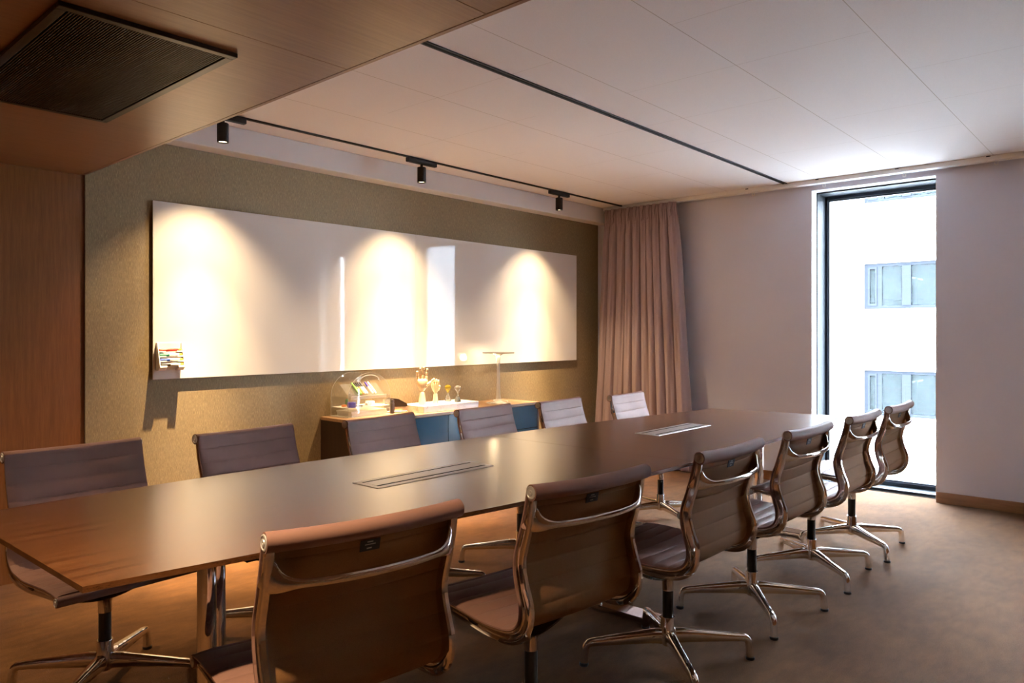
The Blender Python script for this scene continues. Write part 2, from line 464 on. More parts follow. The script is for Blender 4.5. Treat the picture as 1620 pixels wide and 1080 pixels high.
# ------------------------------------------------------------------ ceiling lines and spotlights
TRY = 3.94
bm = boxbm((0, -.011, -.010), (XW - .03 - SX, .011, -.0005), .001)
trk = finish('lighting_track', bm, M['black_metal'], None, loc=(SX + .004, TRY, ZC))
tag(trk, 'thin black lighting track on the ceiling in front of the white bulkhead', 'lighting track')
slot = thing('ceiling_slot', 'long black recessed slot in the ceiling above the table', 'ceiling slot', (SX + .004, 2.345, ZC))
Ls = 6.09 - SX
bm = bmesh.new()
for y0, y1 in ((-.019, -.008), (.008, .019)): box(bm, (0, y0, -.006), (Ls, y1, -.0005), .001)
finish('slot_profile', bm, M['black_metal'], slot)
bm = boxbm((0, -.008, -.003), (Ls, .008, -.0005)); finish('slot_channel', bm, M['slot'], slot, 0)

def spotlight(name, x, label):
    t = thing(name, label, 'spotlight', (x, TRY, ZC - .010), 0, 'track spotlights')
    bm = boxbm((-.135, -.016, -.030), (.135, .016, 0), .003); finish('track_adapter', bm, M['black_metal'], t)
    bm = bmesh.new(); lathe(bm, [(.010, -.052), (.010, -.030)], 16); finish('stem', bm, M['black_metal'], t)
    bm = bmesh.new()
    lathe(bm, [(.0, -.050), (.028, -.050), (.031, -.053), (.031, -.158), (.0285, -.158), (.0275, -.150), (.0275, -.10), (0, -.10)], 40, cap=False)
    finish('lamp_body', bm, M['black_metal'], t)
    bm = bmesh.new(); lathe(bm, [(0, -.1495), (.0272, -.1495), (.0272, -.146), (0, -.146)], 32, cap=False); finish('lens', bm, M['lens'], t)
    # reflector spot: tight core, beam and wide spill
    for nm, wts, ang in (('spot_core', 340, 37), ('spot_beam', 140, 57), ('spot_spill', 52, 98)):
        d = bpy.data.lights.new(nm, 'SPOT'); d.energy = wts * SPOT_W; d.color = WARM; d.spot_size = radians(ang); d.spot_blend = 1.0
        d.shadow_soft_size = .012
        o = bpy.data.objects.new(nm, d); COL.objects.link(o); o.parent = t; o.location = (0, 0, -.164)
    return t
spotlight('spotlight', 2.00, 'black cylinder spotlight on the track nearest the timber ceiling edge')
spotlight('spotlight', 3.47, 'black cylinder spotlight above the seam between the whiteboards')
spotlight('spotlight', 5.05, 'black cylinder spotlight on the track nearest the curtain')

# unseen lamps added for warm light on the table end, floor and chair backs
def added_downlight(x, y, wts, z=SZ, label='recessed round lamp added in the timber ceiling out of view'):
    t = thing('added_downlight', label, 'added_downlight', (x, y, z), 0, 'added lamps out of view')
    bm = bmesh.new(); lathe(bm, [(.036, -.0005), (.036, -.004), (.045, -.004), (.045, -.0005)], 32, cap=False); finish('trim_ring', bm, M['black_metal'], t)
    bm = bmesh.new(); lathe(bm, [(0, -.001), (.036, -.001), (.036, -.0005), (0, -.0005)], 32, cap=False); finish('lens', bm, M['lens'], t)
    d = bpy.data.lights.new('down_beam', 'SPOT'); d.energy = wts; d.color = WARM; d.spot_size = radians(110); d.spot_blend = .8; d.shadow_soft_size = .03
    o = bpy.data.objects.new('down_beam', d); COL.objects.link(o); o.parent = t; o.location = (0, 0, -.01)
added_downlight(.32, 3.35, DOWN_W)
added_downlight(.30, 1.25, DOWN_W * 2.7)
for x_ in (.6, 2.4, 4.2): added_downlight(x_, -1.45, REAR_W, ZC if x_ > SX else SZ, 'recessed round lamp added in the ceiling behind the camera')  # added behind the camera to bounce warm light onto the chair backs

# ------------------------------------------------------------------ air grille in the timber ceiling
gx0, gx1, gy0, gy1 = .625, 1.103, 2.08, 3.112
g = thing('air_grille', 'large dark slatted air grille set in the timber ceiling', 'air grille', (gx0, gy0, SZ))
W_, H_ = gx1 - gx0, gy1 - gy0
bm = bmesh.new(); fw = .026
for lo, hi in (((0, 0), (W_, fw)), ((0, H_ - fw), (W_, H_)), ((0, fw), (fw, H_ - fw)), ((W_ - fw, fw), (W_, H_ - fw))):
    box(bm, (lo[0], lo[1], -.014), (hi[0], hi[1], -.0005), .0015)
finish('frame', bm, M['grille'], g)
bm = bmesh.new(); n = 58; pitch = (W_ - 2 * fw - .008) / n
for i in range(n):
    x = fw + .004 + pitch * (i + .5)
    box(bm, (x - .0015, fw + .004, -.0125), (x + .0015, H_ - fw - .004, -.004))
so = finish('slat', bm, mat('grille_slat', (.062, .045, .042), .45, .4), g, 0); so['kind'] = 'stuff'
bm = boxbm((fw, fw, -.0035), (W_ - fw, H_ - fw, -.0005)); finish('void_panel', bm, M['grille_dark'], g, 0)

# ------------------------------------------------------------------ whiteboards
def whiteboard(x0, x1, label):
    t = thing('whiteboard', label, 'whiteboard', (x0, YW, .985), 0, 'glass whiteboards')
    W2 = x1 - x0
    bm = boxbm((0, -.020, 0), (W2, -.014, 1.012), .0012); finish('glass_sheet', bm, M['board'], t)
    bm = bmesh.new(); box(bm, (.002, -.0138, .004), (W2 - .002, -.011, 1.008))
    for z in (.10, .88): box(bm, (.06, -.011, z), (W2 - .06, -.0004, z + .03))
    o = finish('mounting_rail', bm, M['board_edge'], t, 0); return t
whiteboard(1.756, 3.703, 'left white glass whiteboard carrying the marker holder')
whiteboard(3.7045, 5.748, 'right white glass whiteboard reflecting the window, above the table lamp')

# marker holder with four markers
YB0 = YW - .020
hx, hz = 1.772, 1.035
h = thing('marker_holder', 'white marker holder with four shelves on the left whiteboard', 'marker holder', (hx, YB0 - .0004, hz))
bm = bmesh.new(); hw = .142
box(bm, (0, -.004, 0), (hw, 0, .158), .001)
prism(bm, [(0, .158), (-.018, .158), (-.058, .02), (-.03, 0), (0, 0)], 0, .004, 'x')
prism(bm, [(0, .158), (-.018, .158), (-.058, .02), (-.03, 0), (0, 0)], hw - .004, hw, 'x')
for k in range(4):
    z = .022 + k * .0275; d0 = -.052 + k * .0075
    for xa, xb in ((.004, .042), (hw - .036, hw - .004)):
        box(bm, (xa, d0, z), (xb, -.004, z + .0025)); box(bm, (xa, d0 - .002, z), (xb, d0, z + .007))
prism(bm, [(-.058, .02), (-.056, .022), (-.004, .003), (-.004, 0), (-.03, 0)], .004, .038, 'x')
prism(bm, [(-.058, .02), (-.056, .022), (-.004, .003), (-.004, 0), (-.03, 0)], hw - .036, hw - .004, 'x')
finish('holder_body', bm, M['white_plastic'], h, 0)
def marker(name, loc, cap, body, label, group, end=None, r=.0085, Lb=.125, rot=(0, 0, 0)):
    t = thing(name, label, 'marker', loc, 0, group); t.rotation_euler = rot
    def lx(prof, m, nm):
        bm = bmesh.new(); lathe(bm, prof, 18); bmesh.ops.rotate(bm, verts=bm.verts, cent=(0, 0, 0), matrix=Matrix.Rotation(radians(90), 3, 'Y'))
        return finish(nm, bm, m, t)
    lx([(r * .55, 0), (r * .8, .002), (r * .85, Lb * .30), (r * 1.08, Lb * .34), (r * 1.08, Lb * .42)], cap, 'cap')
    lx([(r, Lb * .42), (r, Lb * .86)], body, 'barrel')
    lx([(r * .95, Lb * .86), (r * .9, Lb * .985), (r * .6, Lb)], end or body, 'end_plug')
    return t
for k, (cp, lb) in enumerate(((M['pen_black'], 'black capped whiteboard marker on the lowest shelf of the holder'), (M['pen_blue'], 'blue capped whiteboard marker in the holder'),
                              (M['pen_green'], 'green capped whiteboard marker in the holder'), (M['pen_red'], 'red whiteboard marker on the top shelf of the holder'))):
    z = hz + .022 + k * .0275 + .0025 + .0092
    marker('whiteboard_marker', (hx + .009, YB0 - .042 + k * .0075, z), cp, M['pen_red'] if k == 3 else M['paper'], lb, 'markers in the holder', M['pen_orange'] if k == 3 else M['pen_yellow'])

# ------------------------------------------------------------------ conference table
near = [(.531, 1.625), (.873, 1.573), (1.437, 1.488), (1.709, 1.452), (2.2, 1.412), (2.64, 1.394), (3.34, 1.398), (3.9, 1.42), (4.719, 1.489)]
far = [(4.594, 2.285), (3.776, 2.395), (3.1, 2.468), (2.475, 2.508), (2.0, 2.528), (1.4, 2.535), (1.0, 2.532), (.515, 2.505)]
nn, _ = spline([(x, y, 0) for x, y in near], 40); ff, _ = spline([(x, y, 0) for x, y in far], 40)
outline = [(p.x, p.y) for p in nn] + [(p.x, p.y) for p in ff]
cx_, cy_ = 2.62, 1.97
tbl = thing('conference_table', 'long dark wood boat-shaped conference table on chrome columns', 'table', (cx_, cy_, 0))
def inset(o, d):
    out = []
    for x, y in o:
        dx, dy = x - cx_, y - cy_
        out.append((cx_ + dx - math.copysign(min(d, abs(dx)), dx) * min(1, abs(dx) / 1.2), cy_ + dy - math.copysign(d, dy)))
    return out
def slab(o1, z1, o2, z2, xa=None, xb=None):
    bm = bmesh.new(); n = len(o1)
    A = [bm.verts.new((x - cx_, y - cy_, z1)) for x, y in o1]; B = [bm.verts.new((x - cx_, y - cy_, z2)) for x, y in o2]
    for i in range(n): bm.faces.new((A[i], A[(i + 1) % n], B[(i + 1) % n], B[i]))
    bm.faces.new(A); bm.faces.new(B[::-1]); return bm
def cut(bm, x, keep_left):
    bmesh.ops.bisect_plane(bm, geom=bm.verts[:] + bm.edges[:] + bm.faces[:], plane_co=(x - cx_, 0, 0), plane_no=(1, 0, 0), clear_outer=keep_left, clear_inner=not keep_left)
    bmesh.ops.holes_fill(bm, edges=[e for e in bm.edges if e.is_boundary])
XS = 2.652
for left in (True, False):
    bm = slab(outline, .74, outline, .727); cut(bm, XS - .0009 if left else XS + .0009, left)
    finish('tabletop', bm, M['table'], tbl, 20)
bm = slab(inset(outline, .004), .7268, inset(outline, .085), .705); finish('bevelled_underside', bm, M['table_under'], tbl, 20)
for (bx, by) in ((1.785, 1.995), (3.475, 1.94)):
    bm = bmesh.new(); x0, y0 = bx - cx_, by - cy_
    hx2, hy = .278, .070
    box(bm, (x0 - hx2, y0 - hy, .7395), (x0 + hx2, y0 + hy, .7418), .0008)
    p = finish('cable_box', bm, M['steel_light'], tbl)
    bm = bmesh.new()
    for s in (-1, 1): box(bm, (x0 - hx2 + .02, y0 + s * .040 - .0045, .7415), (x0 + hx2 - .02, y0 + s * .040 + .0045, .7423))
    q = finish('brush_slot', bm, M['slot'], p, 0)
    bm = bmesh.new(); box(bm, (x0 - hx2 + .022, y0 - .034, .7417), (x0 + hx2 - .022, y0 + .034, .7424)); finish('flap', bm, M['steel_light'], p, 0)
for lx_ in (.968, 2.775, 4.56):
    x = lx_ - cx_
    leg = bpy.data.objects.new('leg', None); COL.objects.link(leg); leg.parent = tbl
    for dx, dy in ((-.036, -.045), (.036, .045)):
        bm = bmesh.new(); lathe(bm, [(.026, .024), (.024, .70)], 32, (x + dx, dy, 0)); finish('column', bm, M['chrome'], leg)
    bm = boxbm((x - .05, -.33, .006), (x + .05, .36, .027), .003); finish('foot_plate', bm, M['chrome'], leg)
    for y in (-.31, .34):
        for s in (-.035, .035):
            bm = bmesh.new(); lathe(bm, [(.012, 0), (.012, .0065)], 14, (x + s, y, 0)); finish('glide', bm, M['black'], leg)
    bm = boxbm((x - .06, -.30, .69), (x + .06, .32, .706), .002); finish('bracket', bm, M['black_metal'], leg)

# ------------------------------------------------------------------ aluminium-framed chair (faces +y, origin on the floor under the column)
CW = .470
ctrl = [(-.238, .842), (-.228, .79), (-.209, .725), (-.188, .662), (-.183, .615), (-.193, .562), (-.206, .515), (-.199, .474), (-.166, .449),
        (-.110, .439), (-.040, .437), (.05, .443), (.13, .448), (.19, .448), (.228, .444)]
PROF, PLEN = spline([(f, z, 0) for f, z in ctrl], 361)
ROLL_C = Vector((-.257, .832)); ROLL_R = .0215; FR_C = Vector((.230, .427)); FR_R = .017
def frame_at(i):
    a = PROF[max(i - 1, 0)]; b = PROF[min(i + 1, len(PROF) - 1)]
    t = (b - a).normalized(); nrm = Vector((-t.y, t.x, 0))  # points to the sitter's side
    if nrm.x < 0 and abs(nrm.x) > abs(nrm.y) or nrm.y < 0 and abs(nrm.y) >= abs(nrm.x): nrm = -nrm
    return PROF[i], nrm
BEND = max(range(len(PROF)), key=lambda i: -(PROF[i].x + .35 * PROF[i].y) if PROF[i].y < .5 else -9)
BEND = min(range(len(PROF)), key=lambda i: abs(PROF[i].x + .165) + (9 if PROF[i].y > .5 else 0))
RIB = .058
def sling(i0, i1, first_off):
    bm = bmesh.new(); nc = 15; front = []; back = []
    hw_ = CW / 2
    for i in range(i0, i1 + 1):
        p, nrm = frame_at(i); s = PLEN * i / (len(PROF) - 1)
        ph = ((s - first_off) / RIB) % 1.0
        puff = .0078 * (abs(sin(pi * ph)) ** .42)
        if s < first_off: puff = .004
        sag_top = .012 * max(0, 1 - s / .30)
        rf, rb = [], []
        for c in range(nc):
            u = -1 + 2 * c / (nc - 1)
            u = math.copysign(1 - (1 - abs(u)) ** 1.35, u)
            edge = (1 - abs(u) ** 10)
            sag = (sag_top + .006) * (1 - u * u)
            q = p - nrm * sag
            th = .0035 + (puff + .0015) * edge
            a = q + nrm * (th - .0035); b = q - nrm * (.0065 + (puff * .75) * edge)
            if c in (0, nc - 1):
                a = q - nrm * .001; b = q - nrm * .0055
            rf.append(bm.verts.new((u * hw_, a.x, a.y))); rb.append(bm.verts.new((u * hw_, b.x, b.y)))
        front.append(rf); back.append(rb)
    m_ = len(front)
    for i in range(m_ - 1):
        for c in range(nc - 1):
            bm.faces.new((front[i][c], front[i][c + 1], front[i + 1][c + 1], front[i + 1][c]))
            bm.faces.new((back[i][c], back[i + 1][c], back[i + 1][c + 1], back[i][c + 1])).material_index = 1 if 0 < c < nc - 2 else 0
        for c in (0, nc - 1): bm.faces.new((front[i][c], front[i + 1][c], back[i + 1][c], back[i][c]))
    for i in (0, m_ - 1):
        for c in range(nc - 1): bm.faces.new((front[i][c], front[i][c + 1], back[i][c + 1], back[i][c]))
    return bm
def roll(bm, c, r, sag):
    pts = []
    for k in range(17):
        u = -1 + k / 8
        pts.append((u * CW / 2, c.x - sag * (1 - u * u), c.y - sag * .45 * (1 - u * u)))
    tube(bm, pts, r, 22, up=Vector((0, 0, 1)))
def rail_bm(side):
    # H-shaped extrusion swept along the profile; local coords: lateral l (outwards), depth d (behind the sling)
    sec = [(-.004, .004), (.012, .004), (.013, .0065), (.013, .012), (.009, .0145), (.009, .021), (.013, .0235), (.013, .034), (.010, .038), (.0, .039), (-.005, .035), (-.007, .026), (-.007, .010)]
    bm = bmesh.new(); rings = []
    idx = list(range(0, 361, 6))
    for i in idx:
        p, nrm = frame_at(i); s = i / 360
        ks = ((0, .60), (.12, .80), (.24, .86), (.40, 1.15), (.52, 1.12), (.70, .95), (.88, .80), (1.001, .55))
        for (s0, k0), (s1, k1) in zip(ks, ks[1:]):
            if s0 <= s <= s1: k = k0 + (k1 - k0) * (s - s0) / (s1 - s0)
        rg = []
        for l, d in sec:
            q = p - nrm * (.002 + (d) * k)
            rg.append(bm.verts.new((side * (CW / 2 - .016 + l), q.x, q.y)))
        rings.append(rg)
    m_ = len(sec)
    for a, b in zip(rings, rings[1:]):
        for k in range(m_): bm.faces.new((a[k], a[(k + 1) % m_], b[(k + 1) % m_], b[k]))
    bm.faces.new(rings[0]); bm.faces.new(rings[-1][::-1])
    return bm
def cap_bm(side, c, r):
    bm = bmesh.new()
    lathe(bm, [(0, 0), (r * .80, 0), (r * .80, .0022), (r * .66, .0030), (r * .60, .0016), (r * .34, .0016), (r * .30, .0034), (r * .10, .0034), (r * .08, .0018), (0, .0018)], 24, cap=False)
    bmesh.ops.rotate(bm, verts=bm.verts, cent=(0, 0, 0), matrix=Matrix.Rotation(radians(90 * side), 3, 'Y'))
    bmesh.ops.translate(bm, verts=bm.verts, vec=(side * (CW / 2 + .0002), c.x, c.y)); return bm
def arc_x(pts, n=25):
    o, _ = spline(pts, n); return o

def leg_bm(rot):
    bm = bmesh.new()
    pts = [(.012, 0, .098), (.05, 0, .101), (.12, 0, .097), (.20, 0, .0915), (.27, 0, .0865), (.298, 0, .0835), (.309, 0, .078), (.3155, 0, .066), (.319, 0, .045), (.322, 0, .012)]
    rads = [(.020, .029), (.0195, .027), (.0172, .0230), (.0155, .0190), (.0142, .0158), (.0138, .0148), (.0136, .0142), (.0136, .0138), (.0140, .0140), (.0148, .0152)]
    pts2, _ = spline(pts, 40)
    def rr(t):
        x = t * (len(rads) - 1); i = min(int(x), len(rads) - 2); f = x - i
        return (rads[i][0] * (1 - f) + rads[i + 1][0] * f, rads[i][1] * (1 - f) + rads[i + 1][1] * f)
    # radius by nearest control point
    rl = []
    for p in pts2:
        d = sorted(((p - Vector(c)).length, k) for k, c in enumerate(pts))[:2]
        w0 = 1 / (d[0][0] + 1e-6); w1 = 1 / (d[1][0] + 1e-6)
        a, b = rads[d[0][1]], rads[d[1][1]]
        rl.append(((a[0] * w0 + b[0] * w1) / (w0 + w1), (a[1] * w0 + b[1] * w1) / (w0 + w1)))
    # sweep with a fixed sideways axis so the bend stays clean
    rings = []; n = len(pts2); seg = 16
    for i, p in enumerate(pts2):
        t = (pts2[min(i + 1, n - 1)] - pts2[max(i - 1, 0)]).normalized(); s = Vector((0, 1, 0)); u = s.cross(t).normalized()
        rg = []
        for k in range(seg):
            a = 2 * pi * k / seg; ca, sa = cos(a), sin(a)
            e = .75
            rg.append(bm.verts.new(p + s * rl[i][0] * math.copysign(abs(ca) ** e, ca) + u * rl[i][1] * math.copysign(abs(sa) ** e, sa)))
        rings.append(rg)
    for a, b in zip(rings, rings[1:]):
        for k in range(seg): bm.faces.new((a[k], a[(k + 1) % seg], b[(k + 1) % seg], b[k]))
    bm.faces.new(rings[0][::-1]); bm.faces.new(rings[-1])
    bmesh.ops.rotate(bm, verts=bm.verts, cent=(0, 0, 0), matrix=Matrix.Rotation(rot, 3, 'Z')); return bm

def make_chair():
    t = thing('office_chair', 'x', 'chair')
    bm = sling(0, BEND, .052); roll(bm, ROLL_C, ROLL_R, .011); finish('backrest', bm, [M['leather'], M['backing']], t, 40)
    bm = sling(BEND, len(PROF) - 1, .052); roll(bm, FR_C, FR_R, .004); finish('seat', bm, [M['leather'], M['backing']], t, 40)
    for s in (-1, 1):
        r = finish('side_rail', rail_bm(s), M['chrome'], t, 35)
        finish('end_cap', cap_bm(s, ROLL_C, ROLL_R), M['cap'], r, 30); finish('end_cap', cap_bm(s, FR_C, FR_R), M['cap'], r, 30)
    # bowed grip bar across the back
    bm = bmesh.new(); hw_ = CW / 2 - .012
    pts = arc_x([(-hw_, -.232, .762), (-hw_ + .012, -.252, .748), (-.178, -.272, .742), (-.10, -.288, .739), (0, -.293, .738), (.10, -.288, .739), (.178, -.272, .742), (hw_ - .012, -.252, .748), (hw_, -.232, .762)], 41)
    rl = []
    for p in pts:
        e = max(0, (abs(p.x) - .150) / (hw_ - .150)); rl.append((.0052 + .004 * e * e, .0092 + .030 * e ** 2.4))
    tube(bm, pts, rl, 14); finish('back_stretcher', bm, M['chrome'], t, 60)
    # bowed bar under the seat, carried by the column
    bm = bmesh.new()
    pts = arc_x([(-hw_, -.01, .424), (-hw_ + .018, -.008, .402), (-.15, -.004, .366), (-.075, 0, .340), (0, 0, .332), (.075, 0, .340), (.15, -.004, .366), (hw_ - .018, -.008, .402), (hw_, -.01, .424)], 41)
    tube(bm, pts, [(.022 + .016 * (1 - min(1, abs(p.x) / .12)) + .012 * max(0, (abs(p.x) - .15) / .08), .011) for p in pts], 16)
    finish('seat_stretcher', bm, M['dark_chrome'], t, 60)
    bm = bmesh.new(); lathe(bm, [(.0, .331), (.030, .331), (.026, .322), (.0225, .312), (.0225, .275), (0, .275)], 28, cap=False); finish('collar', bm, M['chrome'], t)
    bm = bmesh.new(); lathe(bm, [(.0205, .150), (.0205, .2755)], 28); finish('column', bm, M['black'], t)
    bm = bmesh.new(); lathe(bm, [(0, .066), (.020, .066), (.030, .075), (.0335, .095), (.0325, .118), (.0275, .135), (.0265, .172), (.0255, .175), (.021, .175), (.021, .150), (0, .150)], 32, cap=False)
    finish('hub', bm, M['chrome'], t)
    for k in range(4):
        a = radians(45 + 90 * k)
        l = finish('leg', leg_bm(a), M['chrome'], t, 50)
        bm = bmesh.new(); lathe(bm, [(.0165, 0), (.0175, .002), (.0170, .010), (.011, .0125)], 18, (.3222 * cos(a), .3222 * sin(a), 0)); finish('glide', bm, M['black'], l)
    # small cloth tag under the top roll, on the back
    p, nrm = frame_at(22); q = p - nrm * .0275
    d = (PROF[28] - PROF[16]).normalized()
    bm = bmesh.new()
    def plate(bm, x0, x1, s0, s1, off, th):
        vs8 = []
        for o_ in (off, off + th):
            for (x, s) in ((x0, s0), (x1, s0), (x1, s1), (x0, s1)):
                r = q + d * s - nrm * o_; vs8.append(bm.verts.new((x, r.x, r.y)))
        for f in ((0, 1, 2, 3), (7, 6, 5, 4), (0, 4, 5, 1), (1, 5, 6, 2), (2, 6, 7, 3), (3, 7, 4, 0)): bm.faces.new([vs8[k] for k in f])
    plate(bm, -.024, .024, -.012, .014, 0, .0016); tg = finish('cloth_tag', bm, M['tag'], t, 0)
    bm = bmesh.new()
    plate(bm, -.008, .006, -.0085, -.0062, .0016, .0004); plate(bm, -.013, .013, -.0022, -.0002, .0016, .0004); plate(bm, -.008, .004, .0060, .0090, .0016, .0004)
    finish('tag_print', bm, M['tag_ink'], tg, 0)
    return t, l

proto, _ = make_chair()
NEAR = [  # hub x, y, seat yaw, base yaw relative to seat
    (1.040, 1.556, -9.3, 0, 'taupe leather chair nearest the camera, its back filling the bottom of the picture'),
    (1.735, 1.464, -7.3, 3, 'taupe leather chair seen from behind, next along from the biggest chair back'),
    (2.482, 1.414, -.8, 2, 'taupe leather chair seen from behind, third along the window-lit side of the table'),
    (3.205, 1.398, -1.0, -5, 'taupe leather chair seen from behind, fourth along the window-lit side of the table'),
    (3.912, 1.384, .3, 4, 'taupe leather chair seen from behind, second from the window on its side'),
    (4.560, 1.380, .6, 4, 'taupe leather chair seen from behind, in front of the window, farthest in its row')]
FAR = [
    (.985, 2.795, 182.5, -4, 'taupe leather chair facing the camera in front of the timber wall at the table end'),
    (1.648, 2.740, 184.9, -6, 'taupe leather chair facing the camera in front of the bare gold wall'),
    (2.350, 2.690, 187.0, -6, 'taupe leather chair facing the camera in front of the desk organiser end of the sideboard'),
    (3.030, 2.630, 184.6, -8, 'taupe leather chair in front of the blue sideboard doors and the marble slab'),
    (3.665, 2.585, 184.9, -3, 'taupe leather chair facing the camera beside the end of the sideboard'),
    (4.345, 2.530, 185.2, 8, 'pale lit taupe leather chair in front of the curtain')]
first = True
for rowi, row in enumerate((NEAR, FAR)):
    for (x, y, a, ba, lab) in row:
        o = proto if first else copy_tree(proto); first = False
        o.location = (x, y, 0); o.rotation_euler = (0, 0, radians(a))
        if rowi == 1: o.scale = (1, 1, .977)   # this row's columns sit a little lower
        o['label'] = lab; o['category'] = 'chair'; o['group'] = 'chairs around the conference table'
        for ch in o.children:
            if ch.name.split('.')[0] in ('leg', 'hub'): ch.rotation_euler = (0, 0, radians(ba))

# ------------------------------------------------------------------ curtain
def curtain():
    rnd = random.Random(11)
    t = thing('curtain', 'long dusty pink pleated curtain hanging in the corner by the window wall', 'curtain', (6.045, 3.7, 0))
    bm = bmesh.new(); ns = 420; nz = 60
    # fold phases: irregular widths
    edges = [0.0]
    while edges[-1] < 1: edges.append(edges[-1] + rnd.uniform(.055, .145))
    k = edges[-1]; edges = [e / k for e in edges]; amps = [rnd.uniform(.55, 1.0) for _ in edges]; tw = [rnd.uniform(-1, 1) for _ in edges]
    def fold(s):
        for i in range(len(edges) - 1):
            if s <= edges[i + 1] + 1e-9:
                f = (s - edges[i]) / (edges[i + 1] - edges[i]); return i, f
        return len(edges) - 2, 1.0
    ztop, zbot = 2.444, .012
    grid = []
    for j in range(nz + 1):
        v = j / nz; z = ztop + (zbot - ztop) * v
        row_ = []
        y_l = 4.115 + .125 * v ** 1.2; y_r = 3.335 - .185 * v ** .9
        head = max(0.0, 1 - v / .05); body = min(1.0, max(0.0, (v - .03) / .08))
        for i in range(ns + 1):
            s = i / ns; y = y_l + (y_r - y_l) * s
            fi, f = fold(s)
            sh = f + .10 * tw[fi] * sin(pi * f) * (v)
            wave = -(2 * abs(sin(pi * min(max(sh, 0), 1))) ** .55 - 1.0) * amps[fi]
            pin = .5 + .5 * cos(2 * pi * (f * 1.0))
            tri = sin(2 * pi * (s * 46)) * .6
            a = (.046 + .010 * v) * body * wave
            a += .009 * (1 - body * .75) * tri + .010 * (1 - body) * wave
            a += .005 * sin(2 * pi * (s * 23 + v * 1.3)) * body
            dy = .012 * body * sin(2 * pi * sh) * amps[fi]
            # the near edge swings out a little and hangs free
            row_.append(bm.verts.new((-.050 + a - .02 * v - 6.045 + 6.045, y + dy - 3.7, z)))
        grid.append(row_)
    for j in range(nz):
        for i in range(ns): bm.faces.new((grid[j][i], grid[j][i + 1], grid[j + 1][i + 1], grid[j + 1][i]))
    o = finish('curtain_cloth', bm, M['curtain'], t, 80)
    so_ = o.modifiers.new('thickness', 'SOLIDIFY'); so_.thickness = .0025; so_.offset = 0
    # pinch pleats at the heading
    bm = bmesh.new()
    for i in range(len(edges) - 1):
        s = (edges[i] + edges[i + 1]) / 2; y = 4.115 + (3.335 - 4.115) * s - 3.7
        for q in (-1, 0, 1):
            pts = [(-.070, y + q * .010, 2.443), (-.074, y + q * .009, 2.415), (-.076, y + q * .004, 2.375), (-.070, y + q * .007, 2.33), (-.058, y + q * .010, 2.28)]
            tube(bm, pts, [(.0055, .011), (.006, .012), (.0045, .009), (.004, .008), (.001, .002)], 8, up=Vector((1, 0, 0)))
    finish('pinch_pleat', bm, M['curtain'], t, 60)['kind'] = 'stuff'
    bm = bmesh.new()
    for i in range(len(edges)):
        y = 4.115 + (3.335 - 4.115) * edges[i] - 3.7
        box(bm, (-.012, y - .003, 2.425), (-.006, y + .003, 2.4455))
    finish('heading_hook', bm, M['white_plastic'], t, 0)['kind'] = 'stuff'
curtain()

# ------------------------------------------------------------------ sideboard
sx0, sx1, sy0, sz = 2.87, 4.70, 3.875, .680
sb = thing('sideboard', 'low dark wood sideboard with glossy blue doors under the whiteboards', 'sideboard', ((sx0 + sx1) / 2, YW, 0))
ox, oy = (sx0 + sx1) / 2, YW
def sbx(nm, lo, hi, m, par=None, bev=.0015):
    bm = boxbm((lo[0] - ox, lo[1] - oy, lo[2]), (hi[0] - ox, hi[1] - oy, hi[2]), bev); return finish(nm, bm, m, par or sb)
yb_ = YW - .002
sbx('side_panel', (sx0, sy0 + .002, .10), (sx0 + .022, yb_, sz - .022), M['sb_wood'])
sbx('side_panel', (sx1 - .022, sy0 + .002, .10), (sx1, yb_, sz - .022), M['sb_wood'])
sbx('top_panel', (sx0, sy0, sz - .0215), (sx1, yb_, sz), M['sb_top'])
sbx('bottom_panel', (sx0 + .0225, sy0 + .025, .10), (sx1 - .0225, yb_, .122), M['sb_wood'])
sbx('back_panel', (sx0 + .0225, yb_ - .012, .1225), (sx1 - .0225, yb_, sz - .022), M['sb_wood'])
nd = 3; wd = (sx1 - sx0 - .044 - .004) / 3
xe = [sx0 + .024, 3.117 + .0, 3.671, 4.20, sx1 - .024]
for a, b in ((sx0 + .024, 3.669), (3.673, 4.20)):
    d = sbx('door', (a, sy0 + .003, .125), (b, sy0 + .021, sz - .026), M['blue'])
    sbx('door_pull', (a + .02, sy0 + .0035, sz - .0258), (b - .02, sy0 + .015, sz - .0222), M['gap'], d, 0)
for z0, z1 in ((.475, sz - .026), (.300, .471), (.125, .296)):
    d = sbx('drawer', (4.204, sy0 + .003, z0), (sx1 - .024, sy0 + .021, z1), M['blue'])
for x in (sx0 + .06, sx1 - .06):
    for y in (sy0 + .06, yb_ - .06):
        bm = bmesh.new(); lathe(bm, [(.014, 0), (.018, .10)], 18, (x - ox, y - oy, 0)); finish('leg', bm, M['black_metal'], sb)

# white cable on the sideboard top by the lamp
bm = bmesh.new()
pts, _ = spline([(4.50, 4.05, .6845), (4.54, 4.09, .6845), (4.52, 4.16, .6845), (4.50, 4.20, .6845), (4.53, 4.23, .6845), (4.545, 4.18, .6845)], 40)
tube(bm, [p - Vector((4.4, 4.1, .68)) for p in pts], .003, 8)
tag(finish('cable', bm, M['white_plastic'], None, loc=(4.4, 4.1, .6801 - .0013)), 'short white cable curled on the sideboard top behind the lamp', 'cable')

# ------------------------------------------------------------------ things on the sideboard
ZT = sz + .0006
# marble slab
bm = boxbm((-.278, -.122, 0), (.278, .122, .049), .0025)
tag(finish('marble_slab', bm, M['marble'], None, loc=(3.748, 4.04, ZT)), 'grey veined white marble slab on the sideboard top', 'slab')
ZM = ZT + .0496

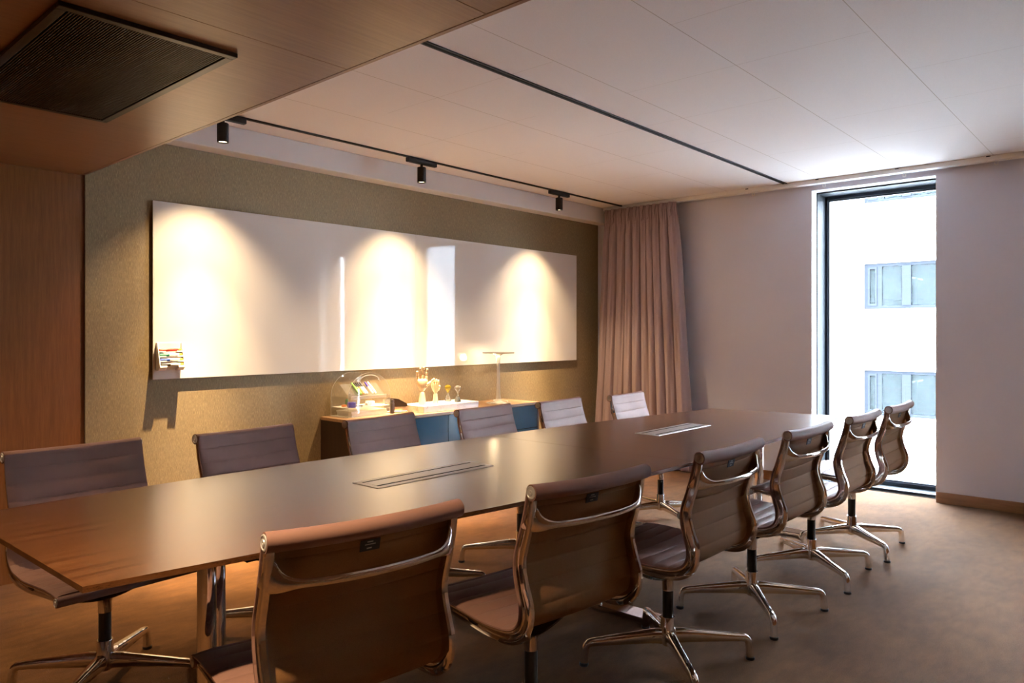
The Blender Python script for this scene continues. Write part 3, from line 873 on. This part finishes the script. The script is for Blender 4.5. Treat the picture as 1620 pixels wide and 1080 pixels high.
def finger(bm_list, base, dirv, lens, rads, curl, axis):
    """three jointed segments; returns list of (points) segments"""
    p = Vector(base); d = Vector(dirv).normalized(); out = []
    for k, (l, r) in enumerate(zip(lens, rads)):
        out.append((p.copy(), p + d * l, r)); p = p + d * (l + .0012)
        d = (Matrix.Rotation(curl[k], 3, axis) @ d).normalized()
    return out
def capsule(bm, a, b, r0, r1, seg=14):
    a = Vector(a); b = Vector(b); d = b - a; n = 8; pts = []; rr = []
    for k in range(n + 1):
        t = k / n; e = .55 + .45 * min(1, sin(pi * min(max(t, .0), 1)) * 2.2)
        pts.append(a + d * t); rr.append((r0 + (r1 - r0) * t) * e)
    tube(bm, pts, rr, seg, up=Vector((0, 1, 0)))
def wooden_hand(loc, rz, H, curled, label):
    s = H / .256
    t = thing('wooden_hand', label, 'hand figure', loc, rz, 'wooden hand figures')
    bm = bmesh.new(); lathe(bm, [(0, 0), (.024 * s, 0), (.0235 * s, .012 * s), (.019 * s, .055 * s), (.0175 * s, .074 * s), (.015 * s, .081 * s), (0, .083 * s)], 24, cap=False); finish('wrist_stand', bm, M['hand_wood'], t)
    # palm: egg-like, flattened, wider at the knuckles
    bm = bmesh.new(); rings = []; seg = 24
    prof = [(.0, .080, 0), (.010, .082, .008), (.017, .092, .013), (.026, .110, .0165), (.033, .128, .018), (.0365, .145, .0175), (.036, .157, .0155), (.031, .163, .011), (.0, .165, 0)]
    for (wx, z, wy) in prof:
        if wx == 0: rings.append([bm.verts.new((0, 0, z * s))])
        else: rings.append([bm.verts.new((wx * s * cos(2 * pi * i / seg), wy * s * sin(2 * pi * i / seg), z * s)) for i in range(seg)])
    for a, b in zip(rings, rings[1:]):
        for i in range(seg):
            j = (i + 1) % seg
            if len(a) == 1: bm.faces.new((a[0], b[i], b[j]))
            elif len(b) == 1: bm.faces.new((a[i], a[j], b[0]))
            else: bm.faces.new((a[i], a[j], b[j], b[i]))
    finish('palm', bm, M['hand_wood'], t, 60)
    L_ = [(.028, .024, .018), (.032, .027, .020), (.030, .026, .019), (.023, .019, .016)]
    for k in range(4):
        x = (.026 - .0175 * k) * s; zk = (.160 - abs(k - 1.2) * .0028) * s
        if curled: cu = (radians(78), radians(88), 0); d0 = (0, -.22, 1)
        else: cu = (radians(2 + 3 * k), radians(3), 0); d0 = ((.09 - .06 * k), -.03, 1)
        sg = finger(None, (x, 0, zk), d0, [q * s for q in L_[k]], [.0082 * s, .0076 * s, .0068 * s], cu, 'X')
        f = bpy.data.objects.new('finger', None); COL.objects.link(f); f.parent = t
        bmj = bmesh.new()
        for (a, b, r) in sg:
            bm = bmesh.new(); capsule(bm, a, b, r, r * .93); finish('phalanx', bm, M['hand_wood'], f, 60)
            ret = bmesh.ops.create_uvsphere(bmj, u_segments=10, v_segments=8, radius=r * .78)
            bmesh.ops.translate(bmj, verts=ret['verts'], vec=a)
        finish('joint', bmj, M['hand_joint'], f, 60)
    # thumb leaves the side of the palm low down
    f = bpy.data.objects.new('thumb', None); COL.objects.link(f); f.parent = t
    if curled: sg = finger(None, (.028 * s, -.010 * s, .118 * s), (.25, -.75, .75), [.026 * s, .021 * s], [.0092 * s, .008 * s], (radians(20), 0), 'X')
    else: sg = finger(None, (.031 * s, -.004 * s, .122 * s), (.78, -.15, .72), [.036 * s, .027 * s], [.0092 * s, .008 * s], (radians(0), 0), 'X')
    bm = bmesh.new(); capsule(bm, Vector((.018 * s, 0, .108 * s)), sg[0][0], .0105 * s, .0095 * s); finish('thumb_base', bm, M['hand_wood'], f, 60)
    for (a, b, r) in sg:
        bm = bmesh.new(); capsule(bm, a, b, r, r * .9); finish('phalanx', bm, M['hand_wood'], f, 60)
    return t
wooden_hand((3.545, 4.02, ZM), radians(-38), .292, False, 'taller wooden hand with raised fingers on the marble slab')
wooden_hand((3.668, 4.012, ZM), radians(-48), .232, True, 'smaller wooden hand with curled fingers on the marble slab')

def hourglass(loc, H, top_m, bot_m, sand_top, sand_bot, label):
    t = thing('hourglass', label, 'hourglass', loc, 0, 'hourglasses on the marble slab')
    r = .027
    def bulb(sg, full):
        return [(.0028, H / 2)] + [(r * sin(pi * min(1, q) * .5) ** .9 if q < 1 else 0, H / 2 + sg * 0) for q in ()]
    up = [(.0028, .0), (.006, .006), (.014, .018), (.022, .031), (.0262, .040), (.0255, .048), (.0205, .0555), (.0115, .0610), (0, .0625)]
    dn = [(.0028, .0), (.006, -.006), (.013, -.020), (.019, -.036), (.0235, -.050), (.0245, -.0595), (.022, -.0615), (0, -.0615)]
    bm = bmesh.new(); lathe(bm, [(a, .0616 + z) for a, z in up], 28, cap=False); finish('upper_bulb', bm, top_m, t, 60)
    bm = bmesh.new(); lathe(bm, [(a, .0616 + z) for a, z in dn], 28, cap=False); finish('lower_bulb', bm, bot_m, t, 60)
    if sand_top:
        bm = bmesh.new(); lathe(bm, [(0, .066), (.012, .0805), (.0205, .0935), (.0245, .1015), (0, .1040)], 24, cap=False); finish('sand', bm, sand_top, t, 60)
    if sand_bot:
        bm = bmesh.new(); lathe(bm, [(0, .0012), (.0215, .0012), (.0232, .004), (.0218, .014), (.0150, .026), (.006, .036), (0, .038)], 24, cap=False); finish('sand', bm, sand_bot, t, 60)
hourglass((3.862, 4.085, ZM), .124, M['hg_amber'], M['hg_glass'], M['sand_olive'], None, 'hourglass with an olive amber upper bulb on the marble slab')
hourglass((3.862, 3.978, ZM), .124, M['hg_glass'], M['hg_glass'], None, M['sand_blue'], 'hourglass with grey blue sand in its lower bulb on the marble slab')

# table lamp: thin clear disc on a trumpet stem
lp = thing('table_lamp', 'clear table lamp with a thin disc shade on a trumpet stem, on the sideboard', 'lamp', (4.385, 4.045, ZT))
bm = bmesh.new(); lathe(bm, [(0, 0), (.100, 0), (.1005, .003), (.075, .006), (.045, .011), (.030, .019), (.0225, .034), (0, .034)], 40, cap=False); finish('base', bm, M['crystal'], lp, 40)
bm = bmesh.new(); lathe(bm, [(.0225, .034), (.0175, .062), (.0150, .11), (.0135, .20), (.0135, .29), (.0150, .345), (.0180, .370), (.0240, .388)], 32, cap=True); finish('stem', bm, M['crystal'], lp, 40)
bm = bmesh.new(); lathe(bm, [(.024, .388), (.035, .3945), (.060, .3995), (.128, .4025), (.130, .404), (.130, .4075), (.128, .409), (0, .409)], 48, cap=True); finish('shade', bm, M['crystal'], lp, 40)
bm = bmesh.new(); lathe(bm, [(.1302, .4042), (.1312, .4042), (.1312, .4082), (.1302, .4082)], 48, cap=False)
bm2 = bmesh.new(); lathe(bm2, [(0, .4092), (.129, .4092), (.1295, .4098), (0, .4105)], 48, cap=False); finish('shade_cover', bm2, mat('shade_bronze', (.30, .26, .22), .4, .5), lp, 40); bm.free()
bm = bmesh.new(); lathe(bm, [(0, .372), (.010, .372), (.012, .385), (0, .386)], 20, cap=False); finish('bulb', bm, M['lamp_glow'], lp, 40)
d = bpy.data.lights.new('lamp_glow', 'POINT'); d.energy = 1.0; d.color = WARM; d.shadow_soft_size = .03
o = bpy.data.objects.new('lamp_glow', d); COL.objects.link(o); o.parent = lp; o.location = (0, .05, .36)

# desk organiser: clear acrylic box with arched ends
ox0, ox1, oy0, oy1 = 2.94, 3.295, 4.072, 4.272
org = thing('desk_organiser', 'clear acrylic desk organiser with an arched top on the sideboard end', 'organiser', ((ox0 + ox1) / 2, (oy0 + oy1) / 2, ZT))
OW, OD = (ox1 - ox0) / 2, (oy1 - oy0) / 2
def arch_panel(y, cutout):
    bm = bmesh.new(); pts = [(-OW, 0)]
    hh = .135; 
    pts.append((OW, 0))
    for k in range(25):
        a = pi * k / 24; pts.append((OW * cos(a), hh + .160 * sin(a)))
    fs = prism(bm, pts, y, y + .004, 'y', 0)
    for f in fs[2:]: f.material_index = 1
    return bm
finish('back_panel', arch_panel(OD - .004, False), [M['acrylic'], M['acrylic_edge']], org, 0)
finish('front_panel', arch_panel(-OD, True), [M['acrylic'], M['acrylic_edge']], org, 0)
def acr(nm, lo, hi, m=None):
    return finish(nm, boxbm(lo, hi), m or M['acrylic'], org, 0)
acr('base_plate', (-OW, -OD + .0045, 0), (OW, OD - .0045, .004), M['acrylic_edge'])
acr('shelf', (-OW + .0045, -OD + .0045, .060), (OW - .0045, OD - .0045, .064), M['acrylic_edge'])
acr('side_wall', (-OW, -OD + .0045, .0045), (-OW + .004, OD - .0045, .135)); acr('side_wall', (OW - .004, -OD + .0045, .0045), (OW, OD - .0045, .135))
# handle bar at the top and the sloping pen rack
bm = bmesh.new()
pts = [(.085 * cos(pi * k / 16), 0, .235 + .045 * sin(pi * k / 16)) for k in range(17)]
tube(bm, [(p[0], -OD + .002, p[2]) for p in pts], .0022, 8); finish('handle_cutout_edge', bm, M['acrylic_edge'], org, 60)
bm = bmesh.new(); prism(bm, [(-.085, .120), (-.088, .123), (.030, .215), (.033, .212)], -.150, .150, 'x'); finish('pen_rack', bm, M['acrylic'], org, 0)
bm = bmesh.new(); prism(bm, [(-.090, .118), (-.093, .140), (-.090, .141), (-.086, .119)], -.150, .150, 'x'); finish('rack_lip', bm, M['acrylic_edge'], org, 0)
cxo, cyo = (ox0 + ox1) / 2, (oy0 + oy1) / 2
# paper stack under the shelf
for k, (dz, c) in enumerate(((0, 'lower'), (.021, 'upper'))):
    bm = boxbm((-.150, -.085, 0), (.150, .085, .019 if k == 0 else .014), .001)
    tag(finish('paper_stack', bm, M['paper'], None, loc=(cxo + .012 - .006 * k, cyo, ZT + .0046 + dz * .93)), '%s stack of white paper inside the acrylic organiser' % c, 'paper')
# markers on the sloping rack
sl = math.atan2(.092, .118)
caps = [(-.062, M['pen_lime'], M['pen_lime'], 'green highlighter on the organiser rack'), (-.046, M['pen_black'], M['pen_lime'], 'light green marker with a dark cap on the organiser rack'),
        (-.029, M['pen_black'], M['pen_orange'], 'orange marker with a dark cap on the organiser rack'), (-.012, M['pen_black'], M['paper'], 'first white marker with a dark cap on the organiser rack, next to the orange one'),
        (.005, M['pen_black'], M['paper'], 'white marker with a dark cap in the middle of the organiser rack'), (.050, M['pen_purple'], M['paper'], 'purple capped marker on the organiser rack'),
        (.075, M['white_plastic'], M['paper'], 'all white marker near the outer end of the organiser rack')]
for x, c, b, lab in caps:
    # marker axis runs down the slope: local +x points from cap (top) to plug (bottom)
    up_ = Vector((0, cos(sl), sin(sl))); nr = Vector((0, -sin(sl), cos(sl)))
    top = Vector((cxo + x, cyo, ZT)) + Vector((0, .030, .215)) * 1.0 + nr * .0098
    e = Matrix(((0, 1, 0), (-up_.y, 0, nr.y), (-up_.z, 0, nr.z)))  # columns: x->-up, y->x axis, z->nr
    e = Matrix((Vector((0, -up_.y, -up_.z)), Vector((1, 0, 0)), Vector((0, nr.y, nr.z)))).transposed()
    if e.determinant() < 0: e = Matrix((Vector((0, -up_.y, -up_.z)), Vector((-1, 0, 0)), Vector((0, nr.y, nr.z)))).transposed()
    marker('marker_pen', top, c, b, lab, 'markers on the organiser rack', r=.0075, Lb=.118, rot=e.to_euler())
# small loose things on the shelf of the organiser
ZS = ZT + .0646
def ring(name, loc, r0, r1, hgt, m, label, cat):
    bm = bmesh.new(); lathe(bm, [(r0, 0), (r1, 0), (r1, hgt), (r0, hgt), (r0, 0)], 30, cap=False)
    return tag(finish(name, bm, m, None, loc=loc), label, cat)
ring('tape_roll', (cxo - .118, cyo - .055, ZS), .018, .030, .034, M['pen_purple'], 'purple roll of tape on the organiser shelf', 'tape')
bm = bmesh.new(); lathe(bm, [(0, 0), (.010, 0), (.0115, .008), (.0115, .034), (.008, .044), (0, .047)], 20, cap=False)
tag(finish('glue_bottle', bm, M['pen_green'], None, loc=(cxo - .075, cyo + .06, ZS)), 'small green glue bottle standing on the organiser shelf', 'bottle')
ring('tape_roll', (cxo + .100, cyo + .030, ZS), .020, .032, .022, M['white_plastic'], 'white roll of tape on the organiser shelf', 'tape')
bm = boxbm((-.02, -.012, 0), (.02, .012, .022), .003)
tag(finish('eraser', bm, M['paper'], None, loc=(cxo + .035, cyo - .03, ZS), rot=(0, 0, .4)), 'white eraser block on the organiser shelf', 'eraser')
bm = boxbm((-.016, -.011, 0), (.016, .011, .014), .002)
tag(finish('sticky_notes', bm, M['pen_orange'], None, loc=(cxo - .13, cyo + .015, ZS), rot=(0, 0, .3)), 'small orange pad of sticky notes on the organiser shelf', 'sticky notes')
# scissors lying on the shelf
scs = thing('scissors', 'pair of steel scissors lying on the organiser shelf', 'scissors', (cxo - .03, cyo - .045, ZS))
bm = bmesh.new()
for s in (-1, 1): prism(bm, [(0, s * .001), (.075, s * .006), (.078, s * .012), (0, s * .012)], .001 + (.002 if s > 0 else 0), .003 + (.002 if s > 0 else 0), 'z')
finish('blade', bm, M['chrome_soft'], scs, 0)
bm = bmesh.new()
for s in (-1, 1):
    pts = [(-.022 + .018 * cos(2 * pi * k / 20), s * .016 + .011 * sin(2 * pi * k / 20), .005) for k in range(21)]
    tube(bm, pts, .003, 8, cap=False)
finish('handle', bm, M['pen_black'], scs, 60)

# stapler beside the organiser
stp = thing('stapler', 'dark stapler lying open-jawed beside the acrylic organiser', 'stapler', (3.385, 4.13, ZT), radians(150))
bm = boxbm((-.085, -.018, 0), (.075, .018, .010), .003); finish('base', bm, M['pen_black'], stp)
bm = boxbm((-.075, -.010, .024), (.065, .010, .038), .002); finish('magazine', bm, M['chrome_soft'], stp)
bm = bmesh.new(); prism(bm, [(-.090, .046), (-.082, .062), (-.02, .096), (.050, .104), (.072, .090), (.075, .058), (.06, .040), (-.08, .040)], -.016, .016, 'y')
bmesh.ops.bevel(bm, geom=bm.edges[:], offset=.003, segments=2, affect='EDGES'); finish('top_arm', bm, M['pen_black'], stp)
bm = bmesh.new(); prism(bm, [(.040, .008), (.075, .008), (.078, .062), (.05, .050)], -.013, .013, 'y'); finish('hinge', bm, M['pen_black'], stp, 0)
# small dark staple remover / holder standing at the organiser corner
bm = bmesh.new(); box(bm, (-.013, -.016, 0), (.013, .016, .075), .004); box(bm, (-.010, -.013, .0755), (.010, .013, .098), .003)
tag(finish('tape_dispenser', bm, M['pen_black'], None, loc=(3.322, 4.085, ZT)), 'narrow dark upright dispenser standing at the organiser corner', 'dispenser')

# ------------------------------------------------------------------ the white office building across the street
XF = 24.0
bd = bpy.data.objects.new('exterior_building', None); COL.objects.link(bd); bd.location = (XF, 0, 0)
tag(bd, 'white clad office building with strip windows across the street', 'building')
def fb(nm, lo, hi, m, par=None):
    return finish(nm, boxbm((lo[0] - XF, lo[1], lo[2]), (hi[0] - XF, hi[1], hi[2])), m, par or bd, 0)
YL, YR = 34.0, -24.0; ZB, ZTOP = -9.0, 9.2
rows = [(5.20, 6.62), (1.968, 3.352), (-1.262, .109), (-4.5, -3.13)]
yl = 6.923; yr = -9.0
bm = bmesh.new()
zz = ZTOP
for z0, z1 in rows:
    box(bm, (0, YR, z1), (.5, YL, zz)); box(bm, (0, yl, z0), (.5, YL, z1)); box(bm, (0, YR, z0), (.5, yr, z1)); zz = z0
box(bm, (0, YR, ZB), (.5, YL, zz))
finish('facade', bm, M['facade'], bd, 0)
bm = bmesh.new()
for zj in (4.35, 3.95, 1.10, .70, -2.1, -2.5, 7.6): box(bm, (-.003, YR, zj), (-.0005, YL, zj + .018))
for k in range(-6, 10):
    yj = 6.96 + 1.16 * (k - 4)
    for za, zb in ((3.36, 5.02), (.12, 1.79), (-3.1, -1.45)): box(bm, (-.003, yj, za), (-.0005, yj + .018, zb))
o = finish('cladding_joint', bm, M['facade_joint'], bd, 0); o['kind'] = 'stuff'
for ri, (z0, z1) in enumerate(rows):
    fb('window_sill', (XF - .12, yr, z0 - .17), (XF - .0006, yl + .09, z0 - .09), M['facade'])
    fr = bmesh.new(); x0, x1 = .10, .18
    box(fr, (x0, yr, z1 - .10), (x1, yl - .1005, z1)); box(fr, (x0, yr, z0), (x1, yl - .1005, z0 + .10)); box(fr, (x0, yl - .10, z0), (x1, yl, z1))
    y = yl
    while y > yr + 2:
        for a, b in ((.36, .50), (1.06, 1.30), (2.52, 2.66)): box(fr, (x0 - (.05 if b - a > .2 else 0), y - b, z0 + .1), (x1, y - a, z1 - .1))
        # sash of the small opening light
        box(fr, (x0 - .03, y - .16, z0 + .10), (x0, y - .10, z1 - .10)); box(fr, (x0 - .03, y - .36, z0 + .10), (x0, y - .31, z1 - .10))
        box(fr, (x0 - .03, y - .31, z0 + .10), (x0, y - .16, z0 + .17)); box(fr, (x0 - .03, y - .31, z1 - .17), (x0, y - .16, z1 - .10))
        y -= 2.66
    wf = finish('window', fr, M['facade_frame'], bd, 0)
    fb('pane', (XF + .135, yr, z0 + .1), (XF + .14, yl - .1, z1 - .1), M['facade_glass'], wf)
    # office room behind the glass
    rm = bmesh.new()
    box(rm, (3.4, yr, z0 - .9), (3.5, yl, z1 + .2)); box(rm, (.5, yr, z0 - .95), (3.4, yl, z0 - .9)); box(rm, (.5, yr, z1 + .2), (3.4, yl, z1 + .25)); box(rm, (.5, yl - .001, z0 - .9), (3.4, yl + .1, z1 + .2))
    finish('office_interior', rm, M['office_wall'], bd, 0)
    lb = bmesh.new()
    for k in range(3): box(lb, (1.2, yl - 1.0 - 2.6 * k - .06, z1 - .42), (2.6, yl - 1.0 - 2.6 * k, z1 - .37))
    finish('ceiling_light', lb, M['office_lamp'], bd, 0)
    pb = bmesh.new()
    box(pb, (1.6, yl - 1.12, z0 + .1), (1.7, yl - .95, z0 + 1.0)); box(pb, (1.0, yl - 1.25, z0 + .30), (1.8, yl - .30, z0 + .34)); box(pb, (2.4, yl - 5.0, z0 - .5), (2.5, yl - 1.5, z0 + .75))
    box(pb, (1.4, yl - .75, z0 - .9), (1.45, yl - .7, z0 + .3))
    finish('office_furniture', pb, M['office_blue'], bd, 0)
bm = boxbm((XW + 3.0, -60, ZB - .5), (60, 70, ZB)); struct('street', bm, M['street'], smooth=0)
bpy.context.view_layer.update()
